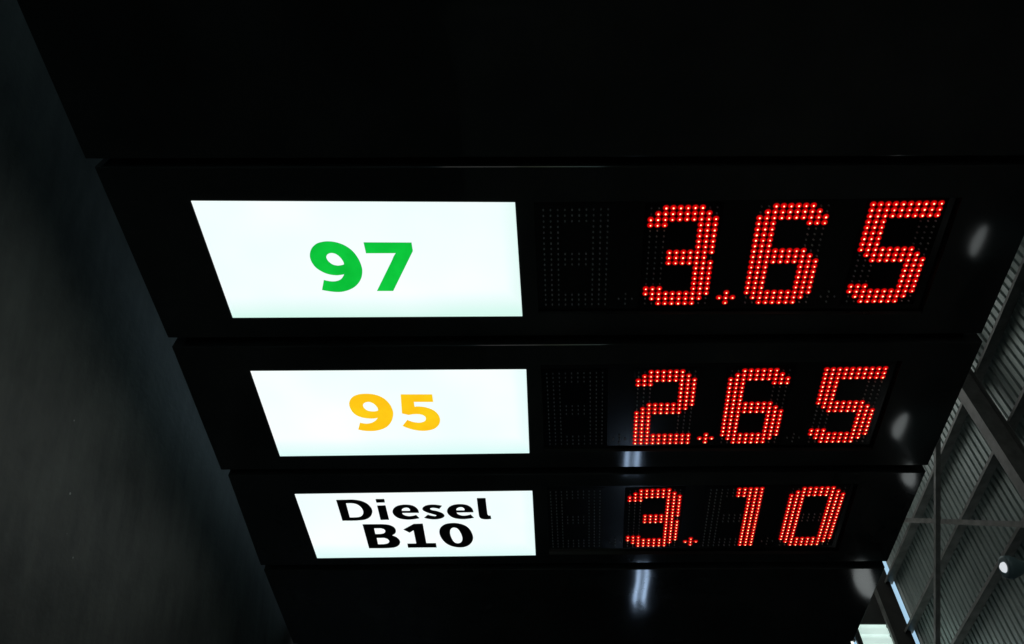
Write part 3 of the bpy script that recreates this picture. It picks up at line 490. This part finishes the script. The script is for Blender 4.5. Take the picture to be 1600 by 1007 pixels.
for k in range(3):
    sx, sy = LAT[k]
    def cell(c_, r_, d_, z=.0125): return tp(sx[0] + sx[1]*c_ + sx[2]*r_ + sx[3]*d_, sy[0] + sy[1]*c_ + sy[2]*r_ + sy[3]*d_, z)
    bm = bmesh.new(); h = HOLES[k]
    f = [bm.verts.new(tp(x + (.0 if 0 else 0), y, .0140)) for x, y in h]; b = [bm.verts.new(tp(x, y, .05)) for x, y in h]
    bm.faces.new(f); bm.faces.new(b[::-1])
    for i in range(4): bm.faces.new((f[i], b[i], b[(i+1) % 4], f[(i+1) % 4]))
    disp = from_bm('led_display', bm, M_board, totem)
    disp['label'] = 'red LED display showing ' + ('3.65', '2.65', '3.10')[k]
    for d_, chx in enumerate(PRICES[k]):
        # carrier board of the digit
        bm = bmesh.new()
        q = [cell(-.9, -.8, d_, .0125), cell(9.9, -.8, d_, .0125), cell(9.9, 18.8, d_, .0125), cell(-.9, 18.8, d_, .0125)]
        vv = [bm.verts.new(p) for p in q]; vb = [bm.verts.new(p + Vector((0, .0012, 0))) for p in q]
        bm.faces.new(vv)
        for i in range(4): bm.faces.new((vv[i], vb[i], vb[(i+1) % 4], vv[(i+1) % 4]))
        from_bm('digit_board', bm, M_board2 if (d_ + k) % 2 else M_board, disp)
        bm = bmesh.new()
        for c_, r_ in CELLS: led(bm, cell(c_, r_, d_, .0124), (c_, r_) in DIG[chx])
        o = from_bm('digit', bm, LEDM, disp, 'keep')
        o['label'] = 'unlit LED digit' if chx == ' ' else 'lit red LED digit ' + chx
        if d_ < 3:
            bm = bmesh.new()
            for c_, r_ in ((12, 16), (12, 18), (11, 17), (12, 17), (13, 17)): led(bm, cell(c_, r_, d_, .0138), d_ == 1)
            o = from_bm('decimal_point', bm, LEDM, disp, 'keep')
            o['label'] = 'lit red decimal point' if d_ == 1 else 'unlit decimal point'

# ------------------------------------------------------------------ lamps
M_lamp = mat('dark_teal_enamel', (.13, .21, .22), .4)
M_glass = emit('lamp_glass', (.9, .96, 1.0), .75)
M_dim = emit('opal_lamp_bowl', (.9, .98, .98), 1.9)
def pendant(name, loc, s, label, strength_mat, lr=.046):
    t = empty(name, loc); tag(t, label, 'pendant lamp', 'pendant lamps hanging from the roof')
    bm = bmesh.new(); lathe(bm, [(lr*s, .004*s), (.085*s, 0), (.095*s, .005*s), (.098*s, .03*s), (.10*s, .06*s), (.075*s, .12*s), (.055*s, .15*s), (.05*s, .22*s), (.03*s, .24*s), (0, .24*s)], (0, 0, 0), (0, 0, 1), 28); from_bm('housing', bm, M_lamp, t, True)
    bm = bmesh.new(); lathe(bm, [(0, -.03*s), (lr*.45*s, -.027*s), (lr*.87*s, -.012*s), (lr*s, .004*s)], (0, 0, 0), (0, 0, 1), 24); from_bm('lens', bm, strength_mat, t, True)
    bm = bmesh.new(); top_ = ROOF - .2 - loc[2]; lathe(bm, [(.017, .235*s), (.017, top_)], (0, 0, 0), (0, 0, 1), 8); from_bm('drop_rod', bm, M_steel, t)
    bm = bmesh.new(); bar(bm, (-.06*s, 0, .27*s), (.06*s, 0, .27*s), .03*s, .05*s); from_bm('hook_bracket', bm, M_lamp, t)
    return t
zl = 4.5 + H0
pendant('pendant_lamp', (4.43, 1.85, zl), .9, 'small dark teal pendant lamp with a bright lens, hanging under the ribbed roof', M_glass)
for x, z_, sc_, lb in ((2.37, 4.39, 1.7, 'pendant lamp mirrored as a small glint beside the uppermost red price'),
                   (4.55, 4.36, 2.3, 'pendant lamp mirrored as a glint at the end of the middle red price'),
                   (5.24, 4.60, 2.3, 'large pendant lamp mirrored at the top corner of the 3.10 panel'),
                   (7.09, 4.56, 3.2, 'largest pendant lamp mirrored as a pale blot on the blank panel below diesel')):
    t = pendant('pendant_lamp', (x, -3.5, z_ + H0), sc_, lb, M_dim, .060)
    if x < 5: t.scale = (1.5, .5, 1.0)       # long narrow heads
M_tube = emit('fluorescent_tube', (.50, .70, 1.0), 10.5)
M_white = mat('white_enamel', (.75, .76, .76), .4)
def tube_light(loc, ln, lb):
    t = empty('tube_light', loc); tag(t, lb, 'strip light', 'twin tube strip lights')
    bm = bmesh.new(); box(bm, (-ln/2, -.07, -.07), (ln/2, -.02, .07)); from_bm('batten', bm, M_white, t)
    for s in (-1, 1):
        bm = bmesh.new(); lathe(bm, [(.020, -ln/2 + .03), (.020, ln/2 - .03)], (0, .006, .052*s), (1, 0, 0), 12); from_bm('tube', bm, M_tube, t, True)
    bm = bmesh.new()
    for s in (-1, 1): bar(bm, (s*ln*.4, -.045, .05), (s*ln*.4, -.045, ROOF - .2 - loc[2]), .008, .008, Vector((1, 0, 0)))
    from_bm('hanger', bm, M_steel, t)
tube_light((5.0, -3.5, 1.75 + H0), .36, 'short twin tube light mirrored as a pale wedge below the 2.65 price')
tube_light((7.22, -3.5, 1.945 + H0), .92, 'long twin tube light mirrored as a blue streak on the lowest blank panel')
